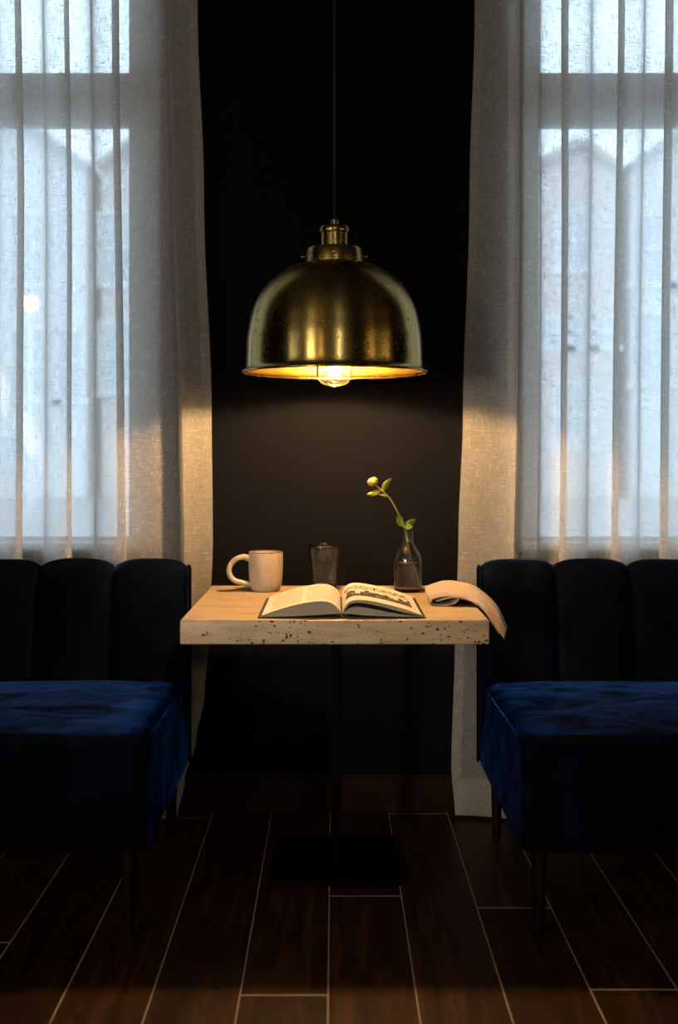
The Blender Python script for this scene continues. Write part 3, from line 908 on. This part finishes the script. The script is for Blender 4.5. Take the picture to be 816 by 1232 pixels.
botL = [(0.002, 0.0110), (0.012, 0.0112), (0.030, 0.0105), (0.060, 0.0085), (0.10, 0.0065), (0.14, 0.0048), (0.206, 0.0036)]
block(-1, topL, botL, 'edge', 'page_block', with_top='text')
topR = [(0.002, 0.0135), (0.006, 0.0245), (0.015, 0.0375), (0.028, 0.0450), (0.050, 0.0465), (0.085, 0.0415), (0.122, 0.0335), (0.165, 0.0215), (0.203, 0.0080)]
botR = [(0.004, 0.0130), (0.010, 0.0235), (0.020, 0.0345), (0.036, 0.0395), (0.060, 0.0375), (0.095, 0.0310), (0.132, 0.0215), (0.172, 0.0120), (0.204, 0.0068)]
block(1, topR, botR, 'edge', 'page_block', with_top='pict')
top2 = [(0.004, 0.0118), (0.012, 0.0200), (0.026, 0.0275), (0.048, 0.0285), (0.085, 0.0225), (0.125, 0.0145), (0.165, 0.0080), (0.206, 0.0045)]
bot2 = [(0.004, 0.0110), (0.014, 0.0112), (0.032, 0.0100), (0.06, 0.0075), (0.10, 0.0055), (0.14, 0.0044), (0.207, 0.0036)]
block(1, top2, bot2, 'edge', 'page_block')

# ------------------------------------------------------------------ napkin
nap = thing('napkin', 'beige linen napkin draped over the right edge of the table', 'napkin', (0.34, 3.12, TZ))
st = [  # front edge, front shoulder, ridge, back shoulder, back edge
    [(.262, 3.035, .766), (.256, 3.055, .780), (.258, 3.13, .787), (.264, 3.20, .782), (.272, 3.26, .757)],
    [(.300, 3.022, .778), (.300, 3.045, .793), (.308, 3.14, .804), (.315, 3.24, .793), (.322, 3.31, .757)],
    [(.340, 3.012, .778), (.342, 3.035, .790), (.350, 3.12, .805), (.357, 3.22, .794), (.365, 3.30, .757)],
    [(.380, 2.990, .768), (.384, 3.015, .782), (.392, 3.09, .797), (.400, 3.18, .787), (.410, 3.25, .757)],
    [(.405, 2.965, .752), (.412, 2.985, .761), (.420, 3.04, .773), (.432, 3.11, .770), (.438, 3.16, .742)],
    [(.430, 2.935, .713), (.436, 2.95, .724), (.446, 2.99, .741), (.457, 3.04, .742), (.462, 3.08, .722)],
    [(.451, 2.910, .679), (.455, 2.92, .686), (.462, 2.945, .696), (.469, 2.975, .704), (.473, 2.995, .698)],
]
lines = [catmull(r, 6) for r in st]
cols = list(zip(*lines))
sm = [catmull(c, 7) for c in cols]          # per across-index, along
rows = []
for k in range(len(sm[0])):
    row = []
    for j in range(len(sm)):
        p = sm[j][k].copy()
        p += Vector((0, 0, 1)) * (-0.006 * math.exp(-((j - 15.5 - 0.12 * k) / 2.2) ** 2) * min(1, k / 10) + 0.004 * math.exp(-((j - 8.5 - 0.05 * k) / 1.8) ** 2) + 0.0035 * mnoise.noise(Vector((p.x * 22, p.y * 14, 1.3))) + 0.0016 * mnoise.noise(Vector((p.x * 60, p.y * 40, 4))))
        row.append(p)
    rows.append(row)
bm_, V = grid(rows)
o = obj('cloth', bm_, M['linen'], nap)
md = o.modifiers.new('thickness', 'SOLIDIFY'); md.thickness = 0.0030; md.offset = -1
# the inner layer rolling over under the front edge, seen end-on
sec = catmull([(.268, 0, .7695), (.2655, 0, .7600), (.274, 0, .7535), (.296, 0, .7528), (.320, 0, .7560), (.3365, 0, .7640), (.3385, 0, .7735), (.327, 0, .7765), (.310, 0, .7725), (.294, 0, .7665), (.282, 0, .7640)], 5)
rows = []
for q in range(9):
    y = 3.012 + 0.19 * q / 8
    rows.append([(p.x + 0.003 * q / 8 + 0.0015 * math.sin(k * .7 + q * .5), y + 0.010 * math.sin(k * 0.16), p.z) for k, p in enumerate(sec)])
bm_, V = grid(rows)
o = obj('fold', bm_, M['linen'], nap)
md = o.modifiers.new('thickness', 'SOLIDIFY'); md.thickness = 0.0026; md.offset = 0
# second layer of the hanging end, a little shorter, showing as the inner hem
rows = []
for k in range(14, len(sm[0]) - 3):
    rows.append([sm[j][k] + Vector((-0.004, -0.002, -0.0075)) for j in range(2, len(sm) - 2)])
bm_, V = grid(rows)
o = obj('under_layer', bm_, M['linen'], nap)
md = o.modifiers.new('thickness', 'SOLIDIFY'); md.thickness = 0.002

# ------------------------------------------------------------------ outside
HD = 35.0
def HX(px, D=HD): return (px - 402) * D / F
def HZ(py, D=HD): return CAMZ + (545 - py) * D / F
struct('ground_outside', box(-60, 60, WY + WT + .01, 110, -0.35, -0.25), M['paving'])
def house(label, xl, xp, xr, yel, yp, yer, wmat, rmat, D, wins, group='town houses across the street'):
    x0, x1, xm = HX(xl, D), HX(xr, D), HX(xp, D)
    z0, z1, zp = HZ(yel, D), HZ(yer, D), HZ(yp, D)
    h = thing('town_house', label, 'house', ((x0 + x1) / 2, D + 4, -0.25), group)
    bm_ = bmesh.new()
    f0 = [bm_.verts.new(p) for p in ((x0, D, -.25), (x1, D, -.25), (x1, D, z1), (xm, D, zp), (x0, D, z0))]
    f1 = [bm_.verts.new((v.co.x, D + 8, v.co.z)) for v in f0]
    bm_.faces.new(f0); bm_.faces.new(f1[::-1])
    for k in range(5): bm_.faces.new((f0[k], f0[(k + 1) % 5], f1[(k + 1) % 5], f1[k]))
    obj('wall', bm_, wmat, h, smooth=False)
    bm_ = bmesh.new()
    for (ax, az, bx_, bz) in ((x0, z0, xm, zp), (xm, zp, x1, z1)):
        d = Vector((bx_ - ax, 0, bz - az)).normalized(); n_ = Vector((-d.z, 0, d.x)) * .22
        a = Vector((ax, 0, az)) - (d * .05 if ax == x0 else Vector()); b_ = Vector((bx_, 0, bz)) + (d * .05 if bx_ == x1 else Vector())
        q = [(p.x, y, p.z) for y in (D - .35, D + 8.3) for p in (a, b_, b_ + n_, a + n_)]
        v = [bm_.verts.new(p) for p in q]
        for fc in ((0, 1, 2, 3), (7, 6, 5, 4), (0, 4, 5, 1), (1, 5, 6, 2), (2, 6, 7, 3), (3, 7, 4, 0)): bm_.faces.new([v[i] for i in fc])
    obj('roof', bm_, rmat, h, smooth=False)
    for (px, py, w_, hh) in wins:
        cx, cz = HX(px, D), HZ(py, D)
        fb_ = bmesh.new()
        for i_, (a, b_, c, d) in enumerate(((-w_, -w_ + .14, -hh, hh), (w_ - .14, w_, -hh, hh), (-w_, w_, hh - .14, hh), (-w_ - .1, w_ + .1, -hh - .05, -hh + .14), (-w_, w_, -.05, .05), (-.05, .05, -hh, hh))):
            add_box(fb_, cx + a, cx + b_, D - .05 - .006 * i_, D + .02, cz + c, cz + d)
        wf = obj('window', fb_, M['wframe'], h, smooth=False)
        obj('pane', box(cx - w_ + .05, cx + w_ - .05, D - .025, D + .01, cz - hh + .05, cz + hh - .05), M['dglass'], wf, smooth=False)
house('pale gabled house across the street, behind the far left curtain folds', -95, 8, 104, 203, 138, 205, M['render_a'], M['slate'], HD,
      [(-30, 300, .8, 1.2), (40, 300, .8, 1.2), (40, 440, .8, 1.2), (85, 440, .5, 1.2), (15, 562, .7, 1.1)])
house('pink rendered gabled house across the street, right part of the left window', 122, 240, 360, 205, 118, 205, M['render_b'], M['tile'], HD,
      [(142, 300, .7, 1.2), (142, 430, .7, 1.2), (215, 360, .8, 1.2)])
house('narrow pink gabled house across the street, left part of the right window', 640, 697, 742, 206, 176, 206, M['render_b'], M['tile'], HD,
      [(672, 400, .45, .55), (700, 400, .45, .55), (728, 400, .45, .55), (690, 290, .6, 1.0), (690, 500, .7, 1.1)])
house('wide pale gabled house across the street, behind the far right curtain folds', 760, 850, 950, 205, 140, 205, M['render_a'], M['slate'], HD,
      [(785, 300, .7, 1.2), (785, 420, .7, 1.2), (840, 300, .8, 1.2)])
LD = 22.0
lx, lz = HX(36, LD), HZ(365, LD)
sl = thing('street_lamp', 'lit globe street lamp outside, seen through the left curtain', 'street lamp', (lx, LD, -0.25))
obj('globe', lathe([(0, -.17), (.10, -.14), (.17, -.05), (.17, .05), (.10, .14), (0, .17)], lx, LD, lz, n=24), emit('lamp_glow', (1.0, 0.78, 0.55), 5.5), sl)
obj('post', tube([(lx, LD, -.25), (lx, LD, .6), (lx, LD, lz - .15)], [.09, .05, .035], 16), M['wframe'], sl)

# ------------------------------------------------------------------ light
W = bpy.data.worlds.new('overcast'); S.world = W; W.use_nodes = True
bg = W.node_tree.nodes['Background']
bg.inputs[0].default_value = (0.64, 0.83, 1.0, 1); bg.inputs[1].default_value = 4.35
def lgt(name, typ, loc, energy, col, **kw):
    l = bpy.data.lights.new(name, typ); l.energy = energy; l.color = col
    for k, v in kw.items(): setattr(l, k, v)
    o = bpy.data.objects.new(name, l); COL.objects.link(o); o.location = loc
    return o
for sx in (-1, 1):        # guide daylight sampling to the two window openings
    o = lgt('window_portal', 'AREA', (sx * (OX0 + OX1) / 2, WY + WT + 0.01, (.88 + OZ1) / 2), 1, (1, 1, 1), shape='RECTANGLE', size=OX1 - OX0, size_y=OZ1 - .88)
    o.rotation_euler = (PI / 2, 0, PI)
    o.data.cycles.is_portal = True
    o.rotation_euler = (-PI / 2, 0, 0)
pl_ = lgt('bulb_light', 'POINT', (0.0012, LY, 1.487), 70, (1.0, 0.59, 0.25), shadow_soft_size=0.03)
pl_.parent = None
# unseen tall strips behind the camera, added to streak the brass
for (ang, d, z, e, w_, h_, col_) in ((-30, 5.2, 1.55, 34, 0.16, 1.5, (1.0, 0.76, 0.48)), (-16, 6.0, 1.5, 7, 0.10, 1.2, (1.0, 0.66, 0.34)), (-50, 3.3, 1.5, 4, 0.12, 1.3, (1.0, 0.93, 0.84)),
                               (46, 3.6, 1.5, 3.5, 0.10, 1.0, (1.0, 0.62, 0.30)), (64, 2.9, 1.5, 2.2, 0.10, 1.1, (1.0, 0.66, 0.34))):
    p_ = Vector((d * math.sin(math.radians(ang)), LY - d * math.cos(math.radians(ang)), z))
    o = lgt('streak_light', 'AREA', p_, e, col_, shape='RECTANGLE', size=w_, size_y=h_)
    o.rotation_euler = (Vector((0, LY, z)) - p_).to_track_quat('-Z', 'Z').to_euler()
lgt('rear_wall_fill', 'POINT', (0.6, RY + .9, 2.1), 40, (1.0, 0.90, 0.78), shadow_soft_size=0.15)  # added fill on the unseen rear wall, so the brass mirrors a glow
sp_ = lgt('table_fill_spot', 'SPOT', (-2.3, -1.2, 1.25), 270, (1.0, 0.83, 0.65), shadow_soft_size=0.2, spot_size=math.radians(21), spot_blend=1.0)  # added fill aimed at the table front, no fixture modelled
sp_.rotation_euler = (Vector((0.05, 3.0, 0.74)) - Vector((-2.3, -1.2, 1.25))).to_track_quat('-Z', 'Y').to_euler()

# ------------------------------------------------------------------ camera
cam = bpy.data.cameras.new('camera'); co = bpy.data.objects.new('camera', cam); COL.objects.link(co)
co.location = (0, 0, CAMZ); co.rotation_euler = (PI / 2, 0, 0)
cam.sensor_fit = 'AUTO'; cam.sensor_width = 36; cam.lens = 36 * F / 1232
cam.shift_x = (408 - 402) / 1232; cam.shift_y = -(616 - 545) / 1232
cam.clip_start = 0.05; cam.clip_end = 400
cam.dof.use_dof = True; cam.dof.focus_distance = 3.08; cam.dof.aperture_fstop = 2.1
S.camera = co

S.view_settings.view_transform = 'Standard'
S.view_settings.look = 'None'
S.view_settings.exposure = 0.0
S.view_settings.gamma = 1.0
S.view_settings.use_curve_mapping = False
cy = S.cycles
cy.use_denoising = True
cy.max_bounces = 10; cy.transparent_max_bounces = 32; cy.transmission_bounces = 10; cy.diffuse_bounces = 4
cy.sample_clamp_indirect = 4.0
cy.blur_glossy = 0.6
